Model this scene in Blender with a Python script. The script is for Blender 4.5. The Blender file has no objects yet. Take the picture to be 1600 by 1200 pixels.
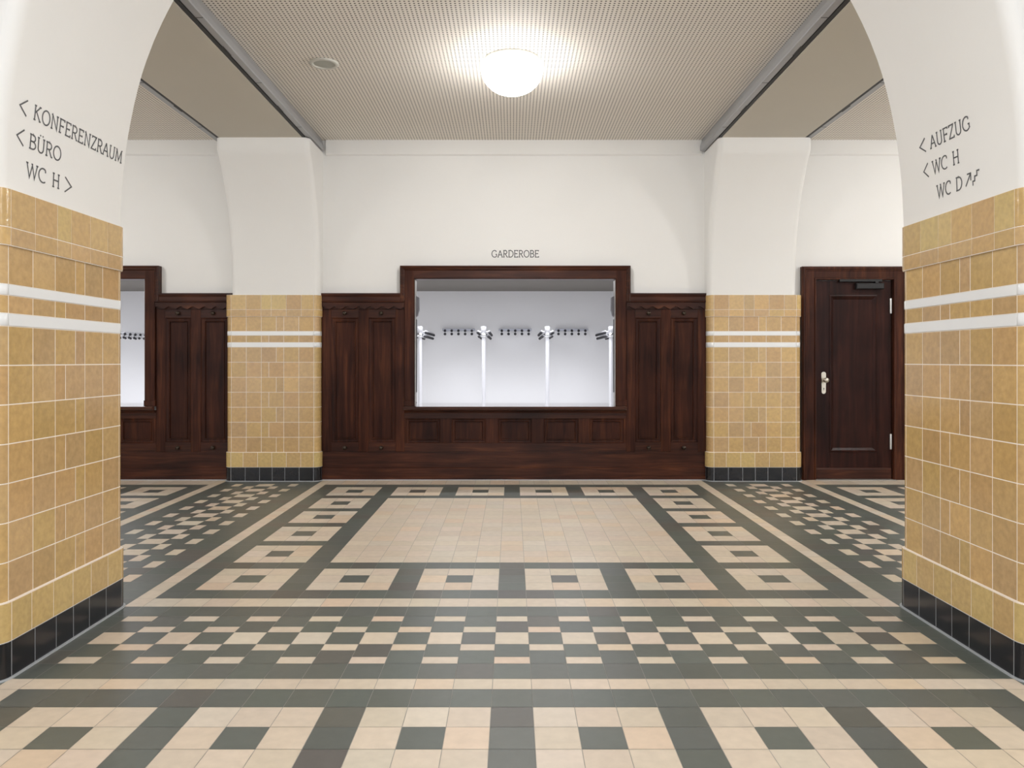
import bpy, math, random
from math import pi, sin, cos, sqrt
from mathutils import Vector
random.seed(7)
sc = bpy.context.scene
col = sc.collection

# ------------------------------------------------------------------ camera, world, exposure
F, CX, HY, CH = 1200.0, 800.0, 563.0, 1.25          # focal length in pixels, vanishing point, eye height
cam_d = bpy.data.cameras.new('camera'); cam = bpy.data.objects.new('camera', cam_d); col.objects.link(cam)
cam.location = (0, 0, CH); cam.rotation_euler = (pi/2, 0, 0)
cam_d.sensor_width = 36; cam_d.lens = 36*F/1600; cam_d.shift_y = -(600-HY)/1600; cam_d.clip_start = 0.05
sc.camera = cam
sc.view_settings.view_transform = 'Standard'; sc.view_settings.look = 'None'
sc.view_settings.gamma = 1; sc.view_settings.use_curve_mapping = False
sc.view_settings.exposure = 0.0
wd = bpy.data.worlds.new('world'); sc.world = wd; wd.use_nodes = True
bgn = wd.node_tree.nodes['Background']
bgn.inputs[0].default_value = (0.93, 0.96, 1.0, 1); bgn.inputs[1].default_value = 1.75
LAMP = 51.0            # radiance of the opal lamp domes
CLOAK = 57.0           # watts of each ceiling light inside the cloakroom

def area_light(name, loc, sx, sy, watts, color=(1, 1, 1), rot=(0, 0, 0), spread=pi):
    d = bpy.data.lights.new(name, 'AREA'); d.shape = 'RECTANGLE'; d.size = sx; d.size_y = sy
    d.energy = watts; d.color = color; d.spread = spread
    o = bpy.data.objects.new(name, d); o.location = loc; o.rotation_euler = rot; col.objects.link(o)
    return o
for k, x in enumerate((-5.9, -4.3, -0.75, 0.85)):
    area_light('cloakroom_ceiling_light', (x, 9.3, 2.31), 1.3, 0.16, CLOAK*0.50, (0.93, 0.95, 1.0))
    area_light('cloakroom_ceiling_light', (x, 10.45, 2.31), 1.3, 0.16, CLOAK*0.34, (0.95, 0.96, 1.0), spread=math.radians(115))

# ------------------------------------------------------------------ measures taken from the photograph
P = 4.92                       # bay spacing
XP = 0.018                     # back pilasters sit a touch right of the axis
XW = 0.033                     # and so does the joinery of the back wall
DW = 8.03                      # face of the joinery
DPL = 8.07                     # plaster of the back wall
DPI = 7.938                    # tile face of the back pilasters
ZC, ZS = 3.56, 3.43            # perforated ceiling, flat soffit
T = 0.15
def wx(px, d=DW): return (px-CX)*d/F
def wz(py, d=DW): return CH+(HY-py)*d/F
ARCH = [(1.92, 2.000), (2.11, 1.992), (2.21, 1.984), (2.30, 1.974), (2.39, 1.961), (2.47, 1.946), (2.55, 1.930), (2.63, 1.911),
        (2.71, 1.889), (2.78, 1.866), (2.83, 1.847), (2.88, 1.828), (2.93, 1.806), (2.98, 1.783), (3.04, 1.753), (3.09, 1.726),
        (3.15, 1.692), (3.20, 1.662), (3.26, 1.620), (3.32, 1.575), (3.43, 1.575)]
def arch_x(z):
    for (a, xa), (b, xb) in zip(ARCH, ARCH[1:]):
        if z <= b: return xa+(xb-xa)*(z-a)/(b-a)
    return ARCH[-1][1]

# ------------------------------------------------------------------ materials
MATS = {}
def new_mat(name):
    m = bpy.data.materials.new(name); m.use_nodes = True
    nt = m.node_tree; b = nt.nodes['Principled BSDF']; MATS[name] = m
    return m, nt, b
def N(nt, typ, **kw):
    n = nt.nodes.new(typ)
    for k, v in kw.items():
        if k == 'op': n.operation = v
        elif k == 'blend': n.blend_type = v
        else: setattr(n, k, v)
    return n
def plain(name, rgb, rough=0.5, metal=0.0, spec=0.5, coat=0.0, bump=0.0, bscale=60, var=0.0):
    m, nt, b = new_mat(name)
    b.inputs['Base Color'].default_value = (*rgb, 1); b.inputs['Roughness'].default_value = rough
    b.inputs['Metallic'].default_value = metal; b.inputs['Specular IOR Level'].default_value = spec
    b.inputs['Coat Weight'].default_value = coat
    tc = N(nt, 'ShaderNodeTexCoord')
    if bump:
        n = N(nt, 'ShaderNodeTexNoise'); n.inputs['Scale'].default_value = bscale; n.inputs['Detail'].default_value = 4
        nt.links.new(tc.outputs['Object'], n.inputs['Vector'])
        bp = N(nt, 'ShaderNodeBump'); bp.inputs['Strength'].default_value = bump; bp.inputs['Distance'].default_value = 0.01
        nt.links.new(n.outputs['Fac'], bp.inputs['Height']); nt.links.new(bp.outputs['Normal'], b.inputs['Normal'])
    if var:
        n = N(nt, 'ShaderNodeTexNoise'); n.inputs['Scale'].default_value = 1.7; n.inputs['Detail'].default_value = 3
        nt.links.new(tc.outputs['Object'], n.inputs['Vector'])
        r = N(nt, 'ShaderNodeValToRGB')
        r.color_ramp.elements[0].position = 0.3; r.color_ramp.elements[1].position = 0.7
        r.color_ramp.elements[0].color = (*[c*(1-var) for c in rgb], 1); r.color_ramp.elements[1].color = (*rgb, 1)
        nt.links.new(n.outputs['Fac'], r.inputs['Fac']); nt.links.new(r.outputs['Color'], b.inputs['Base Color'])
    return m
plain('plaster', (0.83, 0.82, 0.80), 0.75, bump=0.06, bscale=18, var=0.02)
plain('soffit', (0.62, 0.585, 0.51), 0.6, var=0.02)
plain('grout', (0.86, 0.78, 0.69), 0.8)
plain('plinth_grout', (0.30, 0.31, 0.33), 0.8)
plain('bead', (0.42, 0.44, 0.46), 0.6)
plain('floor_grout', (0.34, 0.33, 0.30), 0.8)
plain('white_glaze', (0.85, 0.86, 0.87), 0.16, bump=0.03, bscale=30)
plain('track_steel', (0.40, 0.405, 0.42), 0.42, 0.35)
plain('track_dark', (0.03, 0.03, 0.03), 0.6)
plain('lettering', (0.085, 0.085, 0.09), 0.6)
plain('brass_dark', (0.05, 0.035, 0.025), 0.28, 0.6)
plain('nickel', (0.62, 0.58, 0.50), 0.32, 0.9)
plain('hinge_steel', (0.75, 0.75, 0.74), 0.35, 0.4)
plain('closer_grey', (0.018, 0.017, 0.018), 0.5, spec=0.3)
plain('chrome', (0.80, 0.81, 0.84), 0.14, 1.0)
plain('white_paint', (0.58, 0.58, 0.61), 0.35)
plain('hook_black', (0.012, 0.012, 0.016), 0.4)
plain('rail_grey', (0.42, 0.43, 0.50), 0.3, 0.3)
plain('shutter_grey', (0.13, 0.125, 0.14), 0.45, 0.2)
plain('guide_grey', (0.36, 0.34, 0.32), 0.4, 0.2)
plain('speaker_white', (0.62, 0.61, 0.56), 0.6)
plain('speaker_grille', (0.40, 0.41, 0.37), 0.7)
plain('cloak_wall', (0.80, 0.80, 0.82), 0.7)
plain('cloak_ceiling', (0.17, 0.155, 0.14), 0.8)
plain('cloak_floor', (0.70, 0.69, 0.68), 0.5)
plain('lamp_ring', (0.85, 0.84, 0.80), 0.4)

def wood(name, stretch, dark, mid, light, rough=0.34, spec=0.13, coat=0.0):
    m, nt, b = new_mat(name)
    tc = N(nt, 'ShaderNodeTexCoord'); mp = N(nt, 'ShaderNodeMapping'); mp.inputs['Scale'].default_value = stretch
    nt.links.new(tc.outputs['Object'], mp.inputs['Vector'])
    n = N(nt, 'ShaderNodeTexNoise'); n.inputs['Scale'].default_value = 1; n.inputs['Detail'].default_value = 6
    n.inputs['Roughness'].default_value = 0.62; n.inputs['Distortion'].default_value = 0.6
    nt.links.new(mp.outputs['Vector'], n.inputs['Vector'])
    r = N(nt, 'ShaderNodeValToRGB'); e = r.color_ramp.elements
    e[0].position = 0.30; e[0].color = (*dark, 1); e[1].position = 0.72; e[1].color = (*light, 1)
    x = e.new(0.52); x.color = (*mid, 1)
    nt.links.new(n.outputs['Fac'], r.inputs['Fac'])
    n2 = N(nt, 'ShaderNodeTexNoise'); n2.inputs['Scale'].default_value = 2.2; n2.inputs['Detail'].default_value = 2
    nt.links.new(tc.outputs['Object'], n2.inputs['Vector'])
    r2 = N(nt, 'ShaderNodeValToRGB'); r2.color_ramp.elements[0].color = (0.62, 0.6, 0.62, 1); r2.color_ramp.elements[1].color = (1.25, 1.2, 1.15, 1)
    r2.color_ramp.elements[0].position = 0.3; r2.color_ramp.elements[1].position = 0.7
    nt.links.new(n2.outputs['Fac'], r2.inputs['Fac'])
    mx = N(nt, 'ShaderNodeMixRGB', blend='MULTIPLY'); mx.inputs[0].default_value = 1
    nt.links.new(r.outputs['Color'], mx.inputs[1]); nt.links.new(r2.outputs['Color'], mx.inputs[2])
    nt.links.new(mx.outputs[0], b.inputs['Base Color'])
    b.inputs['Roughness'].default_value = rough; b.inputs['Specular IOR Level'].default_value = spec
    b.inputs['Coat Weight'].default_value = coat; b.inputs['Coat Roughness'].default_value = 0.06
    bp = N(nt, 'ShaderNodeBump'); bp.inputs['Strength'].default_value = 0.12 if not coat else 0.0; bp.inputs['Distance'].default_value = 0.004
    nt.links.new(n.outputs['Fac'], bp.inputs['Height']); nt.links.new(bp.outputs['Normal'], b.inputs['Normal'])
WD, WM, WL = (0.024, 0.0078, 0.0052), (0.054, 0.0175, 0.0098), (0.104, 0.0360, 0.0160)
wood('wood_upright', (26, 26, 1.6), WD, WM, WL)
wood('wood_flat', (1.6, 26, 26), WD, WM, WL, spec=0.2)
wood('wood_panel', (17, 17, 1.3), (0.018, 0.0058, 0.0042), (0.043, 0.0138, 0.0080), (0.088, 0.0300, 0.0138))
wood('wood_door', (16, 16, 1.1), (0.014, 0.0050, 0.0040), (0.029, 0.0092, 0.0068), (0.050, 0.0155, 0.0100), 0.3)
wood('wood_counter', (1.4, 22, 22), (0.05, 0.022, 0.016), (0.085, 0.036, 0.026), (0.12, 0.05, 0.034), 0.12, 0.5, 1.0)

def tile_mat(name, rough, bump, mottle, mscale, coatw=0.0, bs=14):
    """a glazed tile: the colour of each tile is its own 'tint', mottled in the glaze"""
    m, nt, b = new_mat(name)
    at = N(nt, 'ShaderNodeAttribute'); at.attribute_name = 'tint'
    tc = N(nt, 'ShaderNodeTexCoord')
    n = N(nt, 'ShaderNodeTexNoise'); n.inputs['Scale'].default_value = mscale; n.inputs['Detail'].default_value = 5
    nt.links.new(tc.outputs['Object'], n.inputs['Vector'])
    r = N(nt, 'ShaderNodeValToRGB'); r.color_ramp.elements[0].position = 0.3; r.color_ramp.elements[1].position = 0.7
    r.color_ramp.elements[0].color = (1-mottle,)*3+(1,); r.color_ramp.elements[1].color = (1+mottle,)*3+(1,)
    nt.links.new(n.outputs['Fac'], r.inputs['Fac'])
    mx = N(nt, 'ShaderNodeMixRGB', blend='MULTIPLY'); mx.inputs[0].default_value = 1
    nt.links.new(at.outputs['Color'], mx.inputs[1]); nt.links.new(r.outputs['Color'], mx.inputs[2])
    nt.links.new(mx.outputs[0], b.inputs['Base Color'])
    b.inputs['Roughness'].default_value = rough; b.inputs['Coat Weight'].default_value = coatw
    n2 = N(nt, 'ShaderNodeTexNoise'); n2.inputs['Scale'].default_value = bs; n2.inputs['Detail'].default_value = 3
    nt.links.new(tc.outputs['Object'], n2.inputs['Vector'])
    bp = N(nt, 'ShaderNodeBump'); bp.inputs['Strength'].default_value = bump; bp.inputs['Distance'].default_value = 0.01
    nt.links.new(n2.outputs['Fac'], bp.inputs['Height']); nt.links.new(bp.outputs['Normal'], b.inputs['Normal'])
tile_mat('glazed_tile', 0.17, 0.10, 0.10, 40, bs=45)
tile_mat('floor_tile', 0.38, 0.02, 0.05, 22, bs=30)
tile_mat('black_tile', 0.2, 0.04, 0.1, 20)

def perforated():
    m, nt, b = new_mat('perforated_board')
    tc = N(nt, 'ShaderNodeTexCoord'); sp = N(nt, 'ShaderNodeSeparateXYZ'); nt.links.new(tc.outputs['Object'], sp.inputs[0])
    sq = []
    for ax in ('X', 'Y'):
        d = N(nt, 'ShaderNodeMath', op='DIVIDE'); d.inputs[1].default_value = 0.0295; nt.links.new(sp.outputs[ax], d.inputs[0])
        f = N(nt, 'ShaderNodeMath', op='FRACT'); nt.links.new(d.outputs[0], f.inputs[0])
        s = N(nt, 'ShaderNodeMath', op='SUBTRACT'); s.inputs[1].default_value = 0.5; nt.links.new(f.outputs[0], s.inputs[0])
        p = N(nt, 'ShaderNodeMath', op='MULTIPLY'); nt.links.new(s.outputs[0], p.inputs[0]); nt.links.new(s.outputs[0], p.inputs[1])
        sq.append(p)
    a = N(nt, 'ShaderNodeMath', op='ADD'); nt.links.new(sq[0].outputs[0], a.inputs[0]); nt.links.new(sq[1].outputs[0], a.inputs[1])
    g = N(nt, 'ShaderNodeMath', op='GREATER_THAN'); g.inputs[1].default_value = 0.235**2; nt.links.new(a.outputs[0], g.inputs[0])
    mx = N(nt, 'ShaderNodeMixRGB'); mx.inputs[1].default_value = (0.10, 0.085, 0.07, 1); mx.inputs[2].default_value = (0.84, 0.79, 0.72, 1)
    nt.links.new(g.outputs[0], mx.inputs[0]); nt.links.new(mx.outputs[0], b.inputs['Base Color'])
    b.inputs['Roughness'].default_value = 0.75
perforated()
def emit(name, rgb, s):
    m, nt, b = new_mat(name)
    b.inputs['Base Color'].default_value = (0.9, 0.9, 0.88, 1)
    b.inputs['Emission Color'].default_value = (*rgb, 1)
    ge = N(nt, 'ShaderNodeNewGeometry'); sp = N(nt, 'ShaderNodeSeparateXYZ'); nt.links.new(ge.outputs['Normal'], sp.inputs[0])
    mr = N(nt, 'ShaderNodeMapRange')                        # sides of the dome glow less than its bowl, keeping the ceiling halo small
    mr.inputs['From Min'].default_value = 0.05; mr.inputs['From Max'].default_value = -1.0
    mr.interpolation_type = 'SMOOTHSTEP'; mr.inputs['To Min'].default_value = s*0.10; mr.inputs['To Max'].default_value = s*1.75
    nt.links.new(sp.outputs['Z'], mr.inputs['Value']); nt.links.new(mr.outputs[0], b.inputs['Emission Strength'])
    b.inputs['Roughness'].default_value = 0.2
emit('opal_glass', (1.0, 0.995, 0.98), LAMP)
emit('opal_glass_bright', (1.0, 0.995, 0.98), LAMP*1.45)
emit('opal_glass_dim', (1.0, 0.99, 0.965), LAMP*0.85)

# ------------------------------------------------------------------ mesh helpers
class MB:
    def __init__(s): s.v = []; s.f = []; s.mi = []; s.t = []; s.sm = []
    def face(s, pts, mi=0, tint=(1, 1, 1), smooth=False):
        i = len(s.v); s.v += [tuple(p) for p in pts]; s.f.append(tuple(range(i, i+len(pts))))
        s.mi.append(mi); s.t.append(tint); s.sm.append(smooth)
    def grid(s, rows, mi=0, tint=(1, 1, 1), smooth=True, closed=False):
        """rows of points sharing vertices"""
        i = len(s.v); n = len(rows[0])
        for r in rows: s.v += [tuple(p) for p in r]
        for a in range(len(rows)-1):
            for b in range(n if closed else n-1):
                b2 = (b+1) % n
                s.f.append((i+a*n+b, i+a*n+b2, i+(a+1)*n+b2, i+(a+1)*n+b)); s.mi.append(mi); s.t.append(tint); s.sm.append(smooth)
    def box(s, x0, x1, y0, y1, z0, z1, bev=0.0, mi=0):
        """box whose front (-y) edges carry a small chamfer"""
        x0, x1 = sorted((x0, x1)); y0, y1 = sorted((y0, y1)); z0, z1 = sorted((z0, z1))
        b = min(bev, (x1-x0)/3, (z1-z0)/3, (y1-y0)/2)
        A = [(x0, y1, z0), (x1, y1, z0), (x1, y1, z1), (x0, y1, z1)]
        if b > 0:
            Bq = [(x0, y0+b, z0), (x1, y0+b, z0), (x1, y0+b, z1), (x0, y0+b, z1)]
            Cq = [(x0+b, y0, z0+b), (x1-b, y0, z0+b), (x1-b, y0, z1-b), (x0+b, y0, z1-b)]
            rings = [A, Bq, Cq]
        else:
            rings = [A, [(x0, y0, z0), (x1, y0, z0), (x1, y0, z1), (x0, y0, z1)]]
        for r0, r1 in zip(rings, rings[1:]):
            for k in range(4):
                s.face([r0[k], r0[(k+1) % 4], r1[(k+1) % 4], r1[k]], mi)
        s.face(rings[-1], mi); s.face(A[::-1], mi)
    def prism(s, prof, axis, a0, a1, mi=0, smooth=False):
        """closed 2D profile swept straight; axis 'x': prof=(y,z); 'y': prof=(x,z); 'z': prof=(x,y)"""
        def P3(p, a): return (a, p[0], p[1]) if axis == 'x' else (p[0], a, p[1]) if axis == 'y' else (p[0], p[1], a)
        n = len(prof)
        for k in range(n):
            s.face([P3(prof[k], a0), P3(prof[(k+1) % n], a0), P3(prof[(k+1) % n], a1), P3(prof[k], a1)], mi, smooth=smooth)
        s.face([P3(p, a0) for p in prof][::-1], mi); s.face([P3(p, a1) for p in prof], mi)
    def lathe(s, prof, c, axis='z', n=32, mi=0, smooth=True):
        """prof = [(radius, along)] spun about an axis through c"""
        rows = []
        for r, a in prof:
            row = []
            for k in range(n):
                t = 2*pi*k/n; u, w = r*cos(t), r*sin(t)
                if axis == 'z': row.append((c[0]+u, c[1]+w, c[2]+a))
                elif axis == 'y': row.append((c[0]+u, c[1]+a, c[2]+w))
                else: row.append((c[0]+a, c[1]+u, c[2]+w))
            rows.append(row)
        s.grid(rows, mi, smooth=smooth, closed=True)
    def tube(s, pts, r, n=8, mi=0):
        pts = [Vector(p) for p in pts]; rows = []
        for k, p in enumerate(pts):
            d = (pts[min(k+1, len(pts)-1)]-pts[max(k-1, 0)]).normalized()
            a = d.cross(Vector((0, 0, 1)))
            if a.length < 0.05: a = d.cross(Vector((1, 0, 0)))
            a.normalize(); b = d.cross(a)
            rows.append([p+a*r*cos(2*pi*j/n)+b*r*sin(2*pi*j/n) for j in range(n)])
        s.grid(rows, mi, closed=True)
        s.face(rows[0], mi); s.face(rows[-1][::-1], mi)
    def moved(s, dx=0, dy=0, dz=0):
        s.v = [(x+dx, y+dy, z+dz) for x, y, z in s.v]; return s
    def obj(s, name, mats, parent=None, tint=False, fixn=True):
        me = bpy.data.meshes.new(name); me.from_pydata(s.v, [], s.f)
        for m in (mats if isinstance(mats, (list, tuple)) else [mats]): me.materials.append(MATS[m])
        me.polygons.foreach_set('material_index', s.mi); me.polygons.foreach_set('use_smooth', s.sm)
        if tint:
            at = me.color_attributes.new('tint', 'FLOAT_COLOR', 'CORNER'); c = []
            for p in me.polygons: c += list((*s.t[p.index], 1.0))*p.loop_total
            at.data.foreach_set('color', c)
        if fixn:
            import bmesh
            bm = bmesh.new(); bm.from_mesh(me); bmesh.ops.remove_doubles(bm, verts=[v for v in bm.verts], dist=1e-6) if not tint else None
            bmesh.ops.recalc_face_normals(bm, faces=bm.faces); bm.to_mesh(me); bm.free()
        me.update()
        o = bpy.data.objects.new(name, me); col.objects.link(o)
        if parent: o.parent = parent; o.matrix_parent_inverse = parent.matrix_world.inverted()
        return o

def tag(o, label, cat, group=None, kind=None):
    o['label'] = label; o['category'] = cat
    if group: o['group'] = group
    if kind: o['kind'] = kind
    return o
def struct(o): o['kind'] = 'structure'; return o
def thing(name, loc, label, cat, group=None):
    o = bpy.data.objects.new(name, None); o.empty_display_size = 0.1; col.objects.link(o); o.location = loc
    o.matrix_world.translation = Vector(loc)
    return tag(o, label, cat, group)
def dup(root, off, label, group=None):
    """a copy of a thing with copies of its parts and sub-parts, moved by off"""
    def cp(o, parent):
        c = o.copy(); col.objects.link(c)
        if parent: c.parent = parent; c.matrix_parent_inverse = o.matrix_parent_inverse.copy()
        for ch in kids[o.name]: cp(ch, c)
        return c
    kids = {}
    def walk(o):
        kids[o.name] = list(o.children)
        for ch in o.children: walk(ch)
    walk(root)
    r = cp(root, None); r.location = Vector(root.location)+Vector(off)
    r['label'] = label
    if group: r['group'] = group
    return r

# ------------------------------------------------------------------ floor: every tile a quad of its own in one mesh
def jit(c, a):
    k = 1+random.uniform(-a, a)
    return tuple(max(0, v*k*(1+random.uniform(-a, a)*0.35)) for v in c)
CREAM, DARK = (0.625, 0.53, 0.42), (0.108, 0.118, 0.104)
def cream():
    q = random.random()
    base = CREAM if q < 0.72 else (0.645, 0.515, 0.385) if q < 0.86 else (0.63, 0.55, 0.45)
    return jit(base, 0.05)
def dark():
    return jit(DARK if random.random() < 0.85 else (0.112, 0.107, 0.093), 0.08)
fl = MB(); G = 0.0011
def ft(x0, x1, y0, y1, c):
    fl.face([(x0+G, y0+G, 0), (x1-G, y0+G, 0), (x1-G, y1-G, 0), (x0+G, y1-G, 0)], 0, dark() if c else cream())
def knots(pts):
    """[(index, value)] -> edges, evenly filled in between"""
    out = []
    for (i, a), (j, b) in zip(pts, pts[1:]):
        out += [a+(b-a)*k/(j-i) for k in range(j-i)]
    return out+[pts[-1][1]]
BX = [-1.875+T*k for k in range(26)]
BY_FAR = knots([(0, 4.032), (1, 4.178), (4, 4.608), (5, 4.747), (8, 5.183), (9, 5.313), (12, 5.771), (13, 5.905), (16, 6.361), (17, 6.485),
                (20, 6.966), (21, 7.096), (24, 7.570), (25, 7.720)])
BY_NEAR = [2.918-3.75+T*k for k in range(26)]
def bay_colour(i, j):
    if 5 <= i <= 19 and 5 <= j <= 19: return 0
    if i % 4 == 0 or j % 4 == 0: return 1
    return 1 if (i % 4 == 2 and j % 4 == 2) else 0
def bay(xc, BY, y_lo, y_hi):
    for i in range(25):
        for j in range(25): ft(xc+BX[i], xc+BX[i+1], BY[j], BY[j+1], bay_colour(i, j))
    for j in range(25):                                     # cream border lines beside and at both ends
        ft(xc-1.97, xc-1.875, BY[j], BY[j+1], 0); ft(xc+1.875, xc+1.97, BY[j], BY[j+1], 0)
    for i in range(25):
        ft(xc+BX[i], xc+BX[i+1], y_lo, BY[0], 0); ft(xc+BX[i], xc+BX[i+1], BY[25], y_hi, 0)
    for sx in (-1, 1):
        a, b = sorted((xc+sx*1.875, xc+sx*1.97)); ft(a, b, y_lo, BY[0], 0); ft(a, b, BY[25], y_hi, 0)
for xc in (-P, 0, P):
    bay(xc, BY_FAR, 3.896, 8.06); bay(xc, BY_NEAR, -0.93, 3.015)
def strip_cells(edges6, odd):
    """the six-tile wide band of a checker strip: [(from, to, dark?)]"""
    e = edges6; h = [(e[k]+e[k+1])/2 for k in range(6)]
    if odd: return [(e[0], e[1], 1), (e[1], e[2], 1), (e[2], h[2], 0), (h[2], h[3], 1), (h[3], e[4], 0), (e[4], e[5], 1), (e[5], e[6], 1)]
    return [(e[0], e[1], 1), (e[1], h[1], 0), (h[1], h[2], 1), (h[2], h[3], 0), (h[3], h[4], 1), (h[4], e[5], 0), (e[5], e[6], 1)]
SY = knots([(0, 3.015), (1, 3.165), (2, 3.309), (3, 3.456), (4, 3.603), (5, 3.750), (6, 3.896)])
for xc in (-P, 0, P):
    for k in range(-12, 13):
        for a, b, c in strip_cells(SY, k % 2): ft(xc+T*k-T/2, xc+T*k+T/2, a, b, c)
    for sx in (-1, 1):
        a, b = sorted((xc+sx*1.875, xc+sx*2.03))
        for k in range(6): ft(a, b, SY[k], SY[k+1], 1)
for sx in (-1, 1):
    c0 = 2.472; TT = 0.16
    SX = [1.97]+[c0+TT*k for k in (-2, -1, 0, 1, 2)]+[2.95]
    if sx < 0: SX = [-v for v in SX][::-1]
    y = 4.108-0.07463-0.14925; k = 1
    while y < 8.06:
        y2 = min(y+0.14925, 8.06)
        for a, b, c in strip_cells(SX, k % 2): ft(a, b, y, y2, 1 if y2 > 7.86 else c)
        y = y2; k += 1
    y = 3.015; k = 1
    while y > -0.93:
        for a, b, c in strip_cells(SX, k % 2): ft(a, b, y-0.15, y, c)
        y -= 0.15; k += 1
fl.face([(-7.2, -1.2, -0.0015), (7.2, -1.2, -0.0015), (7.2, 8.3, -0.0015), (-7.2, 8.3, -0.0015)], 1)
struct(fl.obj('floor', ['floor_tile', 'floor_grout'], tint=True, fixn=False))
o = MB(); o.box(-7.2, 7.2, -1.2, 8.3, -0.2, -0.003); struct(o.obj('floor_slab', 'floor_grout'))

# ------------------------------------------------------------------ arches, walls, ceilings
CHM = 0.055
def arch_solid(mb, to3, u_c, t0, t1, u_lo, u_hi, lintel_top=None, halves=(-1, 1), far=CHM):
    """masonry around one arched opening; to3(u, t, z) places it. Corners of the reveal are softly rounded."""
    zs = [z for z, _ in ARCH]
    prof = [(0.0, CHM), (CHM*0.12, CHM*0.62), (CHM*0.33, CHM*0.30), (CHM*0.65, CHM*0.08), (CHM, 0.0)]
    tt = [(t0+a, e) for a, e in prof]+[(t1-a*far/CHM, e*far/CHM) for a, e in prof[::-1]]
    for sgn in halves:
        rows = []
        for t, e in tt:
            rows.append([to3(u_c+sgn*(arch_x(z)+e*0.97), t, z) for z in zs])
        mb.grid(rows, 0, smooth=True)
        ue = u_hi if sgn > 0 else u_lo
        for t, c_ in ((t0, CHM), (t1, far)):
            for za, zb in zip(zs, zs[1:]):
                mb.face([to3(u_c+sgn*(arch_x(za)+c_*0.97), t, za), to3(u_c+sgn*(arch_x(zb)+c_*0.97), t, zb), to3(ue, t, zb), to3(ue, t, za)])
        mb.face([to3(u_c+sgn*arch_x(1.92), t0, 1.92), to3(u_c+sgn*arch_x(1.92), t1, 1.92), to3(ue, t1, 1.92), to3(ue, t0, 1.92)])
    if lintel_top:
        mb.face([to3(u_c-1.575, t0, ZS), to3(u_c-1.575, t1, ZS), to3(u_c+1.575, t1, ZS), to3(u_c+1.575, t0, ZS)])
        for t in (t0, t1):
            mb.face([to3(u_lo, t, ZS), to3(u_hi, t, ZS), to3(u_hi, t, lintel_top), to3(u_lo, t, lintel_top)])
D0, D1 = 2.985, 3.930
wf = MB()
for xc in (-P, 0, P):
    arch_solid(wf, lambda u, t, z: (u, t, z), xc, D0, D1, xc-P/2, xc+P/2, 3.7, far=0.012)
struct(wf.obj('wall_front', 'plaster'))
ym = (D1+DPI)/2
for nm, sx in (('wall_left', -1), ('wall_right', 1)):
    w = MB()
    xa, xb = sorted((sx*2.004, sx*2.922))
    arch_solid(w, lambda u, t, z: (t+(XP if u > 6.5 else 0), u, z), ym, xa, xb, D1-0.02, 8.2)
    arch_solid(w, lambda u, t, z: (t, u, z), D0-2.0, xa, xb, D0-4.9, D0+0.05, halves=(1,))
    struct(w.obj(nm+'_arch', 'plaster'))
w = MB()                                                    # end walls of the side bays
w.box(-7.2, -6.97, -1.2, 8.3, 0, 3.7); struct(w.obj('wall_far_left', 'plaster'))
w = MB(); w.box(6.97, 7.2, -1.2, 8.3, 0, 3.7); struct(w.obj('wall_far_right', 'plaster'))
HL, HR, HB, HT = wx(647.4), wx(962.4), 0.728, wz(435.3)
def back_wall(mb):
    xs = [-7.1, HL-P+0.005, HR-P+0.005, HL, HR, 7.1]
    mb.box(xs[0], xs[-1], DPL, DPL+0.08, HT, 3.7); mb.box(xs[0], xs[-1], DPL, DPL+0.08, 0, HB)
    for a, b in ((xs[0], xs[1]), (xs[2], xs[3]), (xs[4], xs[5])): mb.box(a, b, DPL, DPL+0.08, HB, HT)
w = MB(); back_wall(w); struct(w.obj('wall_back', 'plaster'))
for k, xc in enumerate((-P, 0, P)):
    t = MB()
    t.prism([(DPL+0.01, wz(243.2, 8.05)), (8.052, wz(241.5, 8.05)), (8.046, wz(240, 8.05)), (8.046, ZC+0.05), (DPL+0.01, ZC+0.05)], 'x', xc-1.97+XP, xc+1.97+XP)
    struct(t.obj('trim_%d' % (k+1), 'plaster'))
for k, xc in enumerate((-P, 0, P)):
    for y0, y1 in ((D1-0.02, 8.09), (-1.2, D0+0.02)):
        c = MB(); c.box(xc-2.0, xc+2.0, y0, y1, ZC, ZC+0.02); struct(c.obj('ceiling', 'perforated_board'))
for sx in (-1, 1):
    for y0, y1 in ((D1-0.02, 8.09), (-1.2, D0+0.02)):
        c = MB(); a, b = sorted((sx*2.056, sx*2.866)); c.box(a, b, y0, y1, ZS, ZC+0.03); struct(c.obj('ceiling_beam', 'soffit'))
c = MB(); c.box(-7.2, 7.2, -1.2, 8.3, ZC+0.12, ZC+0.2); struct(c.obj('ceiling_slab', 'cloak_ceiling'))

# cloakroom behind the hatches
DB = 12.0
w = MB(); w.box(-7.4, 2.75, DB, DB+0.15, 0, 2.5); struct(w.obj('wall_cloakroom_back', 'cloak_wall'))
w = MB(); w.box(-7.55, -7.4, 8.15, DB+0.15, 0, 2.5); struct(w.obj('wall_cloakroom_left', 'cloak_wall'))
w = MB(); w.box(2.75, 2.9, 8.15, DB+0.15, 0, 2.5); struct(w.obj('wall_cloakroom_right', 'cloak_wall'))
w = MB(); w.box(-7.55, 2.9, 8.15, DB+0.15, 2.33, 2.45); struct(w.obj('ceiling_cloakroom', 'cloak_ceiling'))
w = MB(); w.box(-7.55, 2.9, 8.15, DB+0.15, -0.1, 0.0); struct(w.obj('floor_cloakroom', 'cloak_floor'))

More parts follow.
